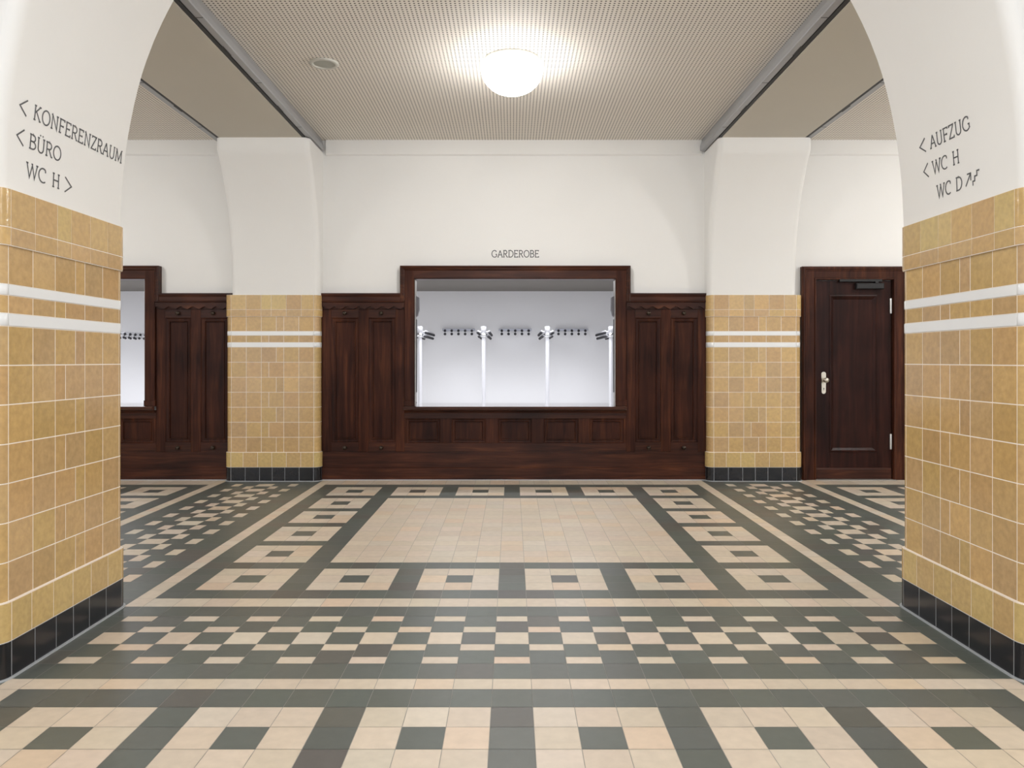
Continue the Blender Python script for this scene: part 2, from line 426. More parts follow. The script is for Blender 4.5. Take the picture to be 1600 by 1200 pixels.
# ------------------------------------------------------------------ tiled pillars
class Path:
    def __init__(s): s.seg = []; s.L = 0
    def line(s, a, b):
        l = sqrt((b[0]-a[0])**2+(b[1]-a[1])**2); s.seg.append(('l', s.L, s.L+l, a, b)); s.L += l; return s
    def arc(s, c, r, a0):
        l = r*pi/2; s.seg.append(('a', s.L, s.L+l, c, r, a0)); s.L += l; return s
    def at(s, g, t, o):
        """point on segment g at fraction t, moved out by o"""
        if g[0] == 'l':
            (ax, ay), (bx, by) = g[3], g[4]; l = g[2]-g[1]; dx, dy = (bx-ax)/l, (by-ay)/l
            return (ax+(bx-ax)*t+dy*o, ay+(by-ay)*t-dx*o)
        c, r, a0 = g[3], g[4], g[5]; a = a0+t*pi/2
        return (c[0]+(r+o)*cos(a), c[1]+(r+o)*sin(a))
TT_ = 0.155
RND = 0.055
OCHRE = [(0.545, 0.355, 0.155), (0.52, 0.335, 0.150), (0.57, 0.375, 0.155), (0.51, 0.340, 0.165), (0.555, 0.37, 0.175), (0.53, 0.355, 0.145)]
YELL = [(0.58, 0.415, 0.170), (0.56, 0.38, 0.165), (0.595, 0.43, 0.180)]
def course(mb, path, joints, z0, z1, o, tints, gap=0.0017, tilt=0.0004):
    """one row of tiles round the path; joints(seg) gives the joint fractions on a straight face"""
    for g in path.seg:
        L = g[2]-g[1]
        js = joints(g, L) if g[0] == 'l' else [0, 1]
        for a, b in zip(js, js[1:]):
            ga = gap/L; n = 6 if g[0] == 'a' else 1
            col_ = jit(random.choice(tints), 0.045)
            h = 0.0007; bv = 0.0009
            ts = [a+ga+(b-a-2*ga)*k/n for k in range(n+1)]
            ti = [a+ga+bv/L+(b-a-2*ga-2*bv/L)*k/n for k in range(n+1)]
            w = [random.uniform(-tilt, tilt) for _ in range(4)] if n == 1 else [0]*4
            za, zb = z0+gap, z1-gap
            outb = [(*path.at(g, t, o-0.001), za) for t in ts]; outt = [(*path.at(g, t, o-0.001), zb) for t in ts]
            inb = [(*path.at(g, t, o+h+(w[0]*(1-k/n)+w[1]*k/n)), za+bv) for k, t in enumerate(ti)]
            int_ = [(*path.at(g, t, o+h+(w[2]*(1-k/n)+w[3]*k/n)), zb-bv) for k, t in enumerate(ti)]
            mb.grid([inb, int_], 0, col_, smooth=(n > 1))
            for k in range(n):
                mb.face([outb[k], outb[k+1], inb[k+1], inb[k]], 0, col_); mb.face([int_[k], int_[k+1], outt[k+1], outt[k]], 0, col_)
            mb.face([outb[0], inb[0], int_[0], outt[0]], 0, col_); mb.face([inb[-1], outb[-1], outt[-1], int_[-1]], 0, col_)
def bed(mb, path, z0, z1, o, mi=1, lids=True):
    """the mortar the tiles sit in, closed above and below where the course stands proud"""
    for g in path.seg:
        n = 6 if g[0] == 'a' else 1
        p = [path.at(g, k/n, o) for k in range(n+1)]; q = [path.at(g, k/n, -0.05) for k in range(n+1)]
        for k in range(n):
            mb.face([(*p[k], z0), (*p[k+1], z0), (*p[k+1], z1), (*p[k], z1)], mi)
            if lids:
                mb.face([(*p[k], z1), (*p[k+1], z1), (*q[k+1], z1), (*q[k], z1)], mi)
                mb.face([(*q[k], z0), (*q[k+1], z0), (*p[k+1], z0), (*p[k], z0)], mi)
def jr(units):
    tot = sum(units)
    def f(g, L):
        if L < 0.3: return [0, 1]
        a, out = 0, [0]
        for u in units: a += u/tot; out.append(a)
        out[-1] = 1
        return out
    return f
JA, JB = jr((1, 1, 1, .5, 1, 1)), jr((1, 1, .5, 1, 1, 1))
JCAP, JBASE, JPL = jr((1, 1, .68, 1, 1, .82)), jr((.85, 1, .98, 1, 1, .88)), jr((1, 1, .88, .88, 1, 1))
def pillar(path, loc, label):
    root = thing('tiled_pillar', loc, label, 'pillar', 'glazed tile pillars')
    m = MB(); bed(m, path, 0.0, 0.146, 0.013); course(m, path, JPL, 0.004, 0.146, 0.013, [(0.010, 0.010, 0.012), (0.013, 0.013, 0.016)])
    bed(m, path, 0.0, 0.006, 0.024, mi=2); m.obj('plinth', ['black_tile', 'plinth_grout', 'bead'], root, tint=True)['label'] = 'black glazed plinth tiles'
    m = MB(); bed(m, path, 0.146, 0.298, 0.013); course(m, path, JBASE, 0.146, 0.2995, 0.0135, YELL)
    m.obj('base_band', ['glazed_tile', 'grout'], root, tint=True)
    m = MB(); z = 0.30; k = 0
    rows = []
    while z < 1.38: rows.append((z, z+0.155, JB if k % 2 else JA)); z += 0.155; k += 1
    rows += [(1.435, 1.507, JB), (1.55, 1.705, JA)]
    bed(m, path, 0.29, 1.71, 0.0, lids=False)
    for a, b, j in rows: course(m, path, j, a, b, 0.0, OCHRE)
    m.obj('tile_cladding', ['glazed_tile', 'grout'], root, tint=True)
    for a, b in ((1.386, 1.435), (1.507, 1.550)):
        m = MB(); course(m, path, jr((5.5,)), a, b, 0.0025, [(0.80, 0.80, 0.78)], gap=0.0006, tilt=0.0001)
        m.obj('white_stripe', ['white_glaze', 'grout'], root)['label'] = 'thin white glazed stripe'
    m = MB(); bed(m, path, 1.702, 1.926, 0.010)
    course(m, path, JCAP, 1.703, 1.774, 0.011, OCHRE); course(m, path, JCAP, 1.774, 1.926, 0.011, OCHRE+YELL)
    m.obj('cap_band', ['glazed_tile', 'grout'], root, tint=True)
    return root
def ring(x0, x1, y0, y1, r=RND):
    return (Path().line((x0+r, y0), (x1-r, y0)).arc((x1-r, y0+r), r, -pi/2).line((x1, y0+r), (x1, y1-r)).arc((x1-r, y1-r), r, 0)
            .line((x1-r, y1), (x0+r, y1)).arc((x0+r, y1-r), r, pi/2).line((x0, y1-r), (x0, y0+r)).arc((x0+r, y0+r), r, pi))
def ushape(x0, x1, y0, yw, r=RND):
    return (Path().line((x0, yw), (x0, y0+r)).arc((x0+r, y0+r), r, pi).line((x0+r, y0), (x1-r, y0)).arc((x1-r, y0+r), r, -pi/2).line((x1, y0+r), (x1, yw)))
W = 0.8525+2*RND
YN = 3.027-RND
pillar(ring(-1.985-W, -1.985, YN, YN+W), (-1.985-W/2, YN+W/2, 0), 'large near pillar of ochre tiles below the word KONFERENZRAUM')
pillar(ring(1.991, 1.991+W, YN, YN+W), (1.991+W/2, YN+W/2, 0), 'large near pillar of ochre tiles below the word AUFZUG')
pillar(ushape(XP-2.493-W/2, XP-2.493+W/2, DPI, DPL+0.01), (XP-2.493, DPI+0.07, 0), 'small ochre tile pilaster on the back wall, between two dark wood panellings')
pillar(ushape(XP+2.493-W/2, XP+2.493+W/2, DPI, DPL+0.01), (XP+2.493, DPI+0.07, 0), 'small ochre tile pilaster on the back wall, next to the brown door')
for sx in (-1, 1):                                           # masonry core behind the tiles
    a, b = sorted((sx*2.03, sx*2.89)); w = MB(); w.box(a, b, YN+0.06, YN+W-0.06, 0, 1.925); struct(w.obj('column_core', 'plaster'))

# ------------------------------------------------------------------ ceiling tracks, lamps, speaker
def track(sx, bayside, label):
    """steel sliding track running along the edge of the flat soffit"""
    x0, x1 = (1.962, 2.046) if bayside else (2.876, 2.960)
    lo, hi = (x0, x1)
    root = thing('ceiling_track', (sx*(lo+hi)/2, 6.0, ZS+0.012), label, 'ceiling track', 'steel ceiling tracks')
    out = lo if bayside else hi; inn = hi if bayside else lo; s = 1 if bayside else -1
    zb, zt = ZS+0.008, ZC-0.002
    prof = [(out+s*0.028, zt), (out+s*0.004, 3.490), (out+s*0.003, zb+0.006), (out+s*0.008, zb), (out+s*0.056, zb), (out+s*0.062, zb+0.014), (out+s*0.062, zt)]
    m = MB(); m.prism([(sx*x, z) for x, z in prof], 'y', D1+0.01, 8.03)
    m.obj('rail_profile', 'track_steel', root)
    m = MB()
    a, b = sorted((sx*(out+s*0.064), sx*(inn+s*0.0085))); m.box(a, b, D1+0.01, 7.52, ZS+0.004, zt)  # solid dark strip filling the open gap, coloured as the shade in it
    m.obj('gap_shade_strip', 'track_dark', root)['label'] = 'dark strip for the shade in the gap beside the rail'
    for y in (4.9, 6.05, 7.2):
        m = MB(); a, b = sorted((sx*(out+s*0.010), sx*(out+s*0.056))); m.box(a, b, y, y+0.006, zb-0.0012, zb+0.004)
        m.obj('joint', 'track_dark', root)
    for y in (5.35, 6.6):
        m = MB(); a, b = sorted((sx*(out+s*0.050), sx*(out+s*0.078))); m.box(a, b, y, y+0.16, zb-0.002, zb+0.012)
        m.obj('clip', 'track_dark', root)
track(-1, True, 'grey steel ceiling track along the left edge of the central perforated ceiling')
track(1, True, 'grey steel ceiling track along the right edge of the central perforated ceiling')
track(-1, False, 'grey steel ceiling track beside the left bay, behind the KONFERENZRAUM arch')
track(1, False, 'grey steel ceiling track beside the right bay, above the brown door')

def lamp():
    root = thing('ceiling_lamp', (0, 5.9, ZC), 'lit white glass dome lamp on the central perforated ceiling', 'ceiling lamp', 'opal dome ceiling lamps')
    m = MB(); R = 0.243
    m.lathe([(0.0, 0), (0.20, 0), (0.215, -0.004), (0.215, -0.030), (0.20, -0.034), (0.0, -0.034)], (0, 5.9, ZC), n=48)
    m.obj('mounting_ring', 'lamp_ring', root)
    m = MB(); pr = [(0.205, -0.030), (0.232, -0.036), (R, -0.05)]
    for k in range(1, 17):
        a = pi/2*k/16; pr.append((max(R*cos(a)**0.9, 0.0005), -0.05-0.215*sin(a)))
    m.lathe(pr, (0, 5.9, ZC), n=48)
    m.obj('glass_dome', 'opal_glass', root)
    return root
L0 = lamp()
LB = dup(L0, (P, 0, 0), 'lit dome lamp on the ceiling of the right bay before the brown door')
LD = dup(L0, (-P, 0, 0), 'lit dome lamp on the ceiling of the left bay behind the KONFERENZRAUM pillar')
dup(L0, (0, -4.92, 0), 'unseen dome lamp added to light the foreground bay above the camera')  # the foreground lamps are out of view, added for the light they give
LC = dup(L0, (P, -4.92, 0), 'unseen dome lamp added to light the foreground bay right of the AUFZUG pillar')
LE = dup(L0, (-P, -4.92, 0), 'unseen dome lamp added to light the foreground bay left of the KONFERENZRAUM pillar')
for lp, mt in ((LB, 'opal_glass_bright'), (LC, 'opal_glass_bright'), (LD, 'opal_glass_dim'), (LE, 'opal_glass_dim')):
    for ch in lp.children:
        if ch.name.startswith('glass_dome'): ch.data = ch.data.copy(); ch.data.materials[0] = MATS[mt]
root = thing('ceiling_speaker', (-1.46, 5.97, ZC), 'small round pale speaker set in the perforated ceiling left of the lamp', 'speaker')
m = MB(); m.lathe([(0.112, 0.002), (0.112, -0.006), (0.104, -0.012), (0.084, -0.013), (0.081, -0.006)], (-1.46, 5.97, ZC), n=40); m.obj('rim', 'speaker_white', root)
m = MB(); m.lathe([(0.083, -0.006), (0.06, -0.0085), (0.03, -0.010), (0.0005, -0.0105)], (-1.46, 5.97, ZC), n=40); m.obj('grille', 'speaker_grille', root)

# ------------------------------------------------------------------ joinery of the back wall
FR = DW                                                     # face of stiles and rails
def pbox(mb, px0, px1, py0, py1, yf, yb=DPL+0.004, bev=0.003, xo=0.0):
    mb.box(wx(px0)+xo, wx(px1)+xo, yf, yb, wz(py1), wz(py0), bev)
def framed_panel(px0, px1, py0, py1, border, parent, deep=0.022, mat='wood_panel'):
    """a panel sunk in its frame with a sloped moulding round a flat field"""
    x0, x1, z0, z1 = wx(px0), wx(px1), wz(py1), wz(py0); b = border*DW/F
    m = MB(); yf = FR+deep
    m.box(x0-0.002, x1+0.002, yf, DPL+0.002, z0-0.002, z1+0.002); p = m.obj('panel', mat, parent)
    m = MB()
    def rect(i, y): return [(x0+i, y, z0+i), (x1-i, y, z0+i), (x1-i, y, z1-i), (x0+i, y, z1-i)]
    prof = [(0, FR+0.004), (0.10*b, FR+0.004), (0.22*b, FR+0.010), (0.45*b, FR+0.012), (0.72*b, FR+0.012), (0.80*b, FR+0.004), (0.92*b, FR+0.006), (b, FR+deep), (b, FR+deep+0.004), (0, FR+deep+0.004)]
    rs = [rect(i, y) for i, y in prof]
    for r0, r1 in zip(rs, rs[1:]): 
        for k in range(4): m.face([r0[k], r0[(k+1) % 4], r1[(k+1) % 4], r1[k]])
    m.obj('moulding', mat, p)
    return p
def knob(px, py, parent):
    m = MB(); c = (wx(px), FR, wz(py))
    m.lathe([(0.019, 0.001), (0.019, -0.004), (0.011, -0.007), (0.010, -0.016), (0.019, -0.022), (0.021, -0.030), (0.015, -0.038), (0.0005, -0.040)], c, 'y', 20)
    m.obj('knob', 'brass_dark', parent)
def side_panelling(xa, sa0, sa1, pa0, pa1, sb0, sb1, pb1, xb, base_x, label, kx, tail=0):
    """tall two-panel wainscot: outer edges xa..xb, panels pa0..pa1 and sb1..pb1"""
    root = thing('wall_panelling', (wx((xa+xb)/2), FR, 0.29), label, 'wood panelling', 'tall dark wood wall panelling')
    for a, b in ((xa, pa0), (pa1, sb1), (pb1, xb)):
        m = MB(); pbox(m, a, b, 482, 706, FR, bev=0.0025); m.obj('stile', 'wood_upright', root)
    for a, b in ((pa0, pa1), (sb1, pb1)):
        m = MB(); pbox(m, a, b, 482, 496, FR, bev=0.0); m.obj('rail', 'wood_flat', root)
        m = MB(); pbox(m, a, b, 691.5, 706, FR, bev=0.0); m.obj('rail', 'wood_flat', root)
        framed_panel(a, b, 496, 691.5, 7.3, root)
    # scalloped valance below the cap
    m = MB(); n = 72; x0, x1 = wx(xa), wx(xb); top = wz(471); y0, y1 = FR-0.024, FR+0.002
    per = 18.4*DW/F
    up = []; lo = []
    for k in range(n+1):
        x = x0+(x1-x0)*k/n; s = 0.5+0.5*sin(2*pi*(x-x0)/per+0.4)
        up.append((x, top)); lo.append((x, wz(483.0)+0.027*s))
    for k in range(n):
        m.face([(*lo[k][:1], y0, lo[k][1]), (lo[k+1][0], y0, lo[k+1][1]), (up[k+1][0], y0, top), (up[k][0], y0, top)])
        m.face([(lo[k][0], y1, lo[k][1]), (lo[k+1][0], y1, lo[k+1][1]), (lo[k+1][0], y0, lo[k+1][1]), (lo[k][0], y0, lo[k][1])])
    m.face([(x0, y0, top), (x1, y0, top), (x1, y1, top), (x0, y1, top)])
    m.face([(x0, y0, lo[0][1]), (x0, y0, top), (x0, y1, top), (x0, y1, lo[0][1])]); m.face([(x1, y0, lo[-1][1]), (x1, y1, lo[-1][1]), (x1, y1, top), (x1, y0, top)])
    m.obj('scalloped_valance', 'wood_flat', root, fixn=False)
    m = MB(); pbox(m, xa, xb, 471, 484, FR, bev=0); m.obj('valance_backing', 'wood_flat', root)
    m = MB()
    prof = [(DPL+0.004, wz(458.5)), (FR-0.040, wz(458.5)), (FR-0.040, wz(461)), (FR-0.034, wz(463)), (FR-0.030, wz(464)), (FR-0.030, wz(470)), (FR-0.036, wz(471)), (FR-0.034, wz(472.3)), (FR-0.024, wz(473)), (DPL+0.004, wz(473))]
    m.prism(prof, 'x', wx(xa), wx(xb)); m.obj('cap_rail', 'wood_flat', root)
    for x in kx:
        knob(x, 489.5, root); knob(x, 699.3, root)
    return root
PR = side_panelling(978.5, 0, 0, 992.5, 1033, 0, 1048, 1090.5, 1103.2, 0, 'tall two-panel dark wood panelling between the central hatch and the door-side pilaster', (1013, 1068))
PL = side_panelling(502.5, 0, 0, 517.5, 560.5, 0, 575.5, 618, 632, 0, 'tall two-panel dark wood panelling left of the central hatch', (539, 596))
dup(PR, (-P+0.005, 0, 0), 'tall two-panel dark wood panelling right of the partly hidden left hatch')
dup(PL, (-P+0.005, 0, 0), 'dark wood panelling left of the partly hidden left hatch')

def shutter_guide(sx, parent):
    """light metal guide on the hatch jamb with a dark slot and a grey box at its head"""
    xj = wx(648.1) if sx < 0 else wx(961.7); s = -sx
    root = None
    def b(x0, x1, y0, y1, z0, z1, name, mat, lab=None):
        m = MB(); a, c = sorted((xj+s*x0, xj+s*x1)); m.box(a, c, y0, y1, z0, z1, 0.002); o_ = m.obj(name, mat, root)
        if lab: o_['label'] = lab
    m = MB(); a, c = sorted((xj+s*0.0005, xj+s*0.006)); m.box(a, c, 8.02, 8.15, 0.772, 2.09, 0.002)
    root = m.obj('shutter_guide', 'guide_grey', parent); root['label'] = 'pale metal shutter guide'
    b(0.004, 0.009, 8.085, 8.153, wz(613, 8.1), wz(499, 8.1), 'slot', 'track_dark', 'dark slot')
    m = MB(); zt, zb = wz(466, 8.2), wz(488, 8.2)
    pr = [(0.006, zt+0.015), (0.034, zt), (0.036, zb+0.02), (0.028, zb-0.005), (0.022, wz(494, 8.2)), (0.006, wz(496, 8.2))]
    m.prism([(xj+s*a, z) for a, z in pr], 'y', 8.09, 8.16); m.obj('drive_box', 'shutter_grey', root)
    m = MB(); m.lathe([(0.006, 0.0), (0.006, 0.005), (0.0004, 0.006)], (xj+s*0.006, 8.11, wz(629, 8.11)), 'x', 12); m.obj('screw', 'shutter_grey', root)
def hatch_frame():
    root = thing('hatch_frame', (XW, FR, wz(636)), 'dark wood frame round the open cloakroom hatch under the word GARDEROBE', 'hatch frame', 'wooden hatch frames')
    yf = FR-0.028
    for a, b in ((632.5, 647.5), (962.3, 978.0)):
        m = MB(); pbox(m, a, b, 423, 631, yf, DPL-0.001, 0.004); m.box(*((wx(647.45), wx(648.0)) if a < 800 else (wx(961.8), wx(962.35))), yf+0.01, DPL+0.08, 0.775, wz(435.4)); m.obj('jamb', 'wood_upright', root)
        m = MB(); pbox(m, a-1.0, b+1.0, 625.5, 634.5, yf-0.008, FR+0.02, 0.004); m.obj('jamb_foot', 'wood_upright', root)
    m = MB(); pbox(m, 632.5, 978.0, 421, 435.5, yf+0.001, DPL-0.001, 0.004); m.box(wx(648), wx(961.8), yf+0.01, DPL+0.08, wz(436.2), wz(435.4)); m.obj('lintel', 'wood_flat', root)
    # outer architrave: a stepped moulding up both sides and over the top
    prof = [(0, DPL+0.004), (0, yf-0.010), (0.016, yf-0.018), (0.022, yf-0.014), (0.030, yf-0.010), (0.036, yf-0.012), (0.046, yf-0.004), (0.050, yf+0.004), (0.050, DPL+0.004)]
    xl, xr, zt = wx(625.7), wx(984.6), wz(415.8); zl = wz(471)
    m = MB(); rows = []
    for i, y in prof:
        rows.append([(xl+i, y, zl), (xl+i, y, zt-i), (xr-i, y, zt-i), (xr-i, y, zl)])
    m.grid(rows, smooth=False)
    m.obj('architrave', 'wood_flat', root)
    for sx in (-1, 1): shutter_guide(sx, root)
    return root
H0 = hatch_frame()
dup(H0, (-P+0.005, 0, 0), 'dark wood hatch frame showing only its right end beside the KONFERENZRAUM pillar')

def counter():
    root = thing('serving_counter', (XW, FR, 0.29), 'low dark wood counter front with five square panels below the central hatch', 'counter', 'panelled counters')
    xs = [634, 688, 705.6, 759, 778, 831, 849.6, 904, 921, 975]
    ed = [632]+xs+[978.5]
    for a, b in zip(ed[0::2], ed[1::2]):
        m = MB(); pbox(m, a, b, 653.6, 692.6, FR, bev=0.002); m.obj('stile', 'wood_upright', root)
    m = MB(); pbox(m, 632, 978.5, 641.2, 653.6, FR, bev=0.0); m.obj('rail', 'wood_flat', root)
    m = MB(); pbox(m, 632, 978.5, 692.6, 706, FR, bev=0.0); m.obj('rail', 'wood_flat', root)
    for a, b in zip(xs[0::2], xs[1::2]): framed_panel(a, b, 653.6, 692.6, 6.0, root)
    return root
C0 = counter(); dup(C0, (-P+0.005, 0, 0), 'low dark wood counter front below the partly hidden left hatch')
def counter_top():
    zt = 0.770
    root = thing('worktop', (XW, 8.3, zt-0.04), 'polished dark wood counter top catching light in the central hatch', 'worktop', 'hatch worktops')
    m = MB(); yf = FR-0.085
    prof = [(yf+0.004, zt), (yf, zt-0.006), (yf, zt-0.024), (yf+0.006, zt-0.032), (yf+0.030, zt-0.038), (FR-0.030, zt-0.038), (FR-0.030, zt)]
    m.prism(prof, 'x', wx(629.5, 7.95), wx(979.5, 7.95))
    m.box(wx(647.7), wx(962.1), FR-0.031, 8.66, zt-0.038, zt)
    m.obj('slab', 'wood_counter', root)
    m = MB(); m.box(wx(629.4, 7.95), wx(979.6, 7.95), yf-0.004, yf+0.003, zt-0.026, zt-0.004, 0.002); m.obj('nosing', 'wood_flat', root)
    m = MB(); m.prism([(FR-0.002, zt-0.040), (FR-0.050, zt-0.040), (FR-0.040, zt-0.052), (FR-0.020, zt-0.058), (FR-0.012, zt-0.070), (FR-0.002, zt-0.070)], 'x', wx(632.5), wx(978))
    m.obj('bed_mould', 'wood_flat', root)
    return root
T0 = counter_top(); dup(T0, (-P+0.005, 0, 0), 'polished dark wood counter top in the partly hidden left hatch')
for k, xo in enumerate((0, -P+0.005)):
    m = MB(); yb = DPL+0.004
    m.prism([(yb, wz(706)), (FR-0.006, wz(706)), (FR-0.006, wz(730)), (FR-0.014, wz(731)), (FR-0.014, wz(744)), (FR-0.022, wz(745.2)), (FR-0.022, 0.001), (yb, 0.001)], 'x', wx(503)+xo, wx(1103)+xo)
    m.prism([(FR-0.020, 0.0005), (FR-0.034, 0.0005), (FR-0.032, 0.006), (FR-0.020, 0.008)], 'x', wx(503)+xo, wx(1103)+xo, mi=1)
    struct(m.obj('baseboard_back' if not k else 'baseboard_back_left', ['wood_flat', 'bead']))

# ------------------------------------------------------------------ door with closer
def door():
    root = bpy.data.objects.new('door_1', None); col.objects.link(root); root.location = (wx(1334), FR, 0); root.matrix_world.translation = root.location
    tag(root, 'dark brown wooden door with knob and closer in the right bay', 'door', kind='structure')
    yl = DPL-0.020                                         # face of the leaf
    prof = [(0, DPL+0.004), (0, DPL-0.055), (0.012, DPL-0.066), (0.028, DPL-0.066), (0.036, DPL-0.058), (0.046, DPL-0.058), (0.052, DPL-0.052), (0.128, DPL-0.050), (0.134, DPL-0.060), (0.146, DPL-0.060), (0.152, DPL-0.045), (0.152, DPL+0.004)]
    xl, xr, zt = wx(1252.5), wx(1417.5), wz(416.5)
    m = MB(); rows = [[(xl+i, y, 0.002), (xl+i, y, zt-i*0.93), (xr-i, y, zt-i*0.93), (xr-i, y, 0.002)] for i, y in prof]
    m.grid(rows, smooth=False); m.obj('door_frame', 'wood_upright', root)
    x0, x1, z0, z1 = wx(1276), wx(1393.8), 0.008, wz(438.3)
    lf = bpy.data.objects.new('door_leaf', None); col.objects.link(lf); lf.parent = root
    lf.location = (0, 0, 0); bpy.context.view_layer.update()
    a0, a1, b0, b1 = wx(1297.5), wx(1371.5), wz(706.5), wz(461)
    def bx(xa, xb, za, zb, yf, nm, mat='wood_door', bev=0.002):
        m = MB(); m.box(xa, xb, yf, DPL+0.02, za, zb, bev); return m.obj(nm, mat, lf)
    m = MB()
    m.box(x0, a0, yl, DPL+0.02, z0, z1, 0.002); m.box(a1, x1, yl, DPL+0.02, z0, z1, 0.002)
    m.box(a0, a1, yl, DPL+0.02, z0, b0); m.box(a0, a1, yl, DPL+0.02, b1, z1)
    m.box(a0-0.001, a1+0.001, yl+0.016, DPL+0.02, b0-0.001, b1+0.001)
    m.obj('leaf_board', 'wood_door', lf)
    m = MB(); rows = []
    for i, y in [(-0.004, yl), (-0.002, yl-0.006), (0.010, yl-0.008), (0.016, yl-0.002), (0.024, yl+0.002), (0.036, yl+0.010), (0.044, yl+0.016)]:
        rows.append([(a0+i, y, b0+i), (a1-i, y, b0+i), (a1-i, y, b1-i), (a0+i, y, b1-i)])
    m.grid(rows, smooth=False, closed=True); m.obj('moulding', 'wood_door', lf)
    m = MB(); m.prism([(yl+0.001, z0), (yl-0.010, z0), (yl-0.010, wz(734)), (yl-0.004, wz(731.5)), (yl+0.001, wz(731))], 'x', x0+0.004, x1-0.004); m.obj('kick_board', 'wood_flat', lf)
    # knob on a long plate
    hx, hz0, hz1 = wx(1288), wz(615.5), wz(581); r = 0.024
    hd = bpy.data.objects.new('door_handle', None); col.objects.link(hd); hd.parent = root; bpy.context.view_layer.update()
    m = MB(); out = []
    for k in range(13): a = pi*k/12; out.append((hx+r*cos(a), hz1-r+r*sin(a)))
    for k in range(13): a = pi+pi*k/12; out.append((hx+0.9*r*cos(a), hz0+r+r*sin(a)))
    m.prism(out, 'y', yl-0.006, yl+0.001); m.obj('plate', 'nickel', hd)
    m = MB(); kc = (hx+0.008, yl, wz(594))
    m.lathe([(0.013, -0.004), (0.010, -0.018), (0.010, -0.034), (0.022, -0.042), (0.028, -0.054), (0.024, -0.066), (0.012, -0.073), (0.0005, -0.074)], kc, 'y', 24); m.obj('knob', 'nickel', hd)
    m = MB(); m.lathe([(0.006, -0.0075), (0.0003, -0.0078)], (hx, yl, wz(607)), 'y', 12); m.box(hx-0.0025, hx+0.0025, yl-0.0078, yl-0.006, wz(610), wz(607)); m.obj('keyhole', 'track_dark', hd)
    for ya, yb in ((466, 490), (678, 702.5)):
        m = MB(); c = (wx(1392.6), yl-0.008, wz(yb)); h = wz(ya)-wz(yb)
        m.lathe([(0.0005, 0), (0.009, 0.002), (0.010, 0.006), (0.010, h-0.006), (0.009, h-0.002), (0.0005, h)], c, 'z', 16); m.obj('hinge', 'hinge_steel', root)
    cl = bpy.data.objects.new('door_closer', None); col.objects.link(cl); cl.parent = root; bpy.context.view_layer.update()
    m = MB(); m.box(wx(1336.5), wx(1379.5), yl-0.058, yl+0.001, wz(452), wz(442.5), 0.008); m.obj('body', 'closer_grey', cl)
    m = MB(); m.box(wx(1310.5), wx(1377), yl-0.046, yl-0.018, wz(440.7), wz(436.5), 0.004); m.obj('slide_arm', 'closer_grey', cl)
    m = MB(); m.box(wx(1366), wx(1371), yl-0.050, yl-0.020, wz(443), wz(440), 0.001); m.obj('pivot', 'closer_grey', cl)
    m = MB(); m.box(wx(1272), wx(1398), FR-0.05, DPL, -0.001, 0.006); m.obj('threshold', 'guide_grey', root)
door()

# ------------------------------------------------------------------ coat hooks in the cloakroom
def hook_shape(mb_body, knobs, c, ax, ay):
    """double hook at c pointing along (ax, ay): chrome strip, two prongs with dark ends"""
    x, y, z = c
    def p(f, dz): return (x+ax*f, y+ay*f, z+dz)
    mb_body.tube([p(0.002, 0.012), p(0.002, -0.055)], 0.007)
    mb_body.tube([p(0.004, 0.004), p(0.030, -0.010), p(0.055, -0.012)], 0.006)
    mb_body.tube([p(0.004, -0.048), p(0.022, -0.062), p(0.045, -0.060)], 0.006)
    for f, dz, r in ((0.060, -0.012, 0.021), (0.050, -0.062, 0.021)):
        k = MB(); cc = p(f, dz); pr = [(max(r*sin(pi*i/8), 0.0005), -r*cos(pi*i/8)) for i in range(9)]
        k.lathe(pr, cc, 'z', 12); knobs.append(k)
def hook_rail():
    xc, yb, z = wx(717, DB), DB, wz(516, DB)
    root = thing('hook_rail', (xc, yb, z), 'wall rail of five coat hooks, left one of three seen through the hatch', 'coat hook rail', 'wall hook rails in the cloakroom')
    m = MB(); m.box(xc-0.255, xc+0.255, yb-0.05, yb-0.028, z-0.012, z+0.022, 0.004)
    for s in (-0.2, 0.2): m.box(xc+s-0.012, xc+s+0.012, yb-0.03, yb+0.001, z-0.008, z+0.016)
    m.obj('bar', 'rail_grey', root)
    for k in range(5):
        b = MB(); ks = []
        hook_shape(b, ks, (xc+(k-2)*0.104, yb-0.05, z), 0, -1)
        h = b.obj('hook', 'chrome', root)
        for q in ks: q.obj('hook_end', 'hook_black', h)
    return root
R0 = hook_rail()
dup(R0, (wx(805, DB)-wx(717, DB), 0, 0), 'wall rail of five coat hooks, middle one of three seen through the hatch')
dup(R0, (wx(892.8, DB)-wx(717, DB), 0, 0), 'wall rail of five coat hooks, right one of three seen through the hatch')
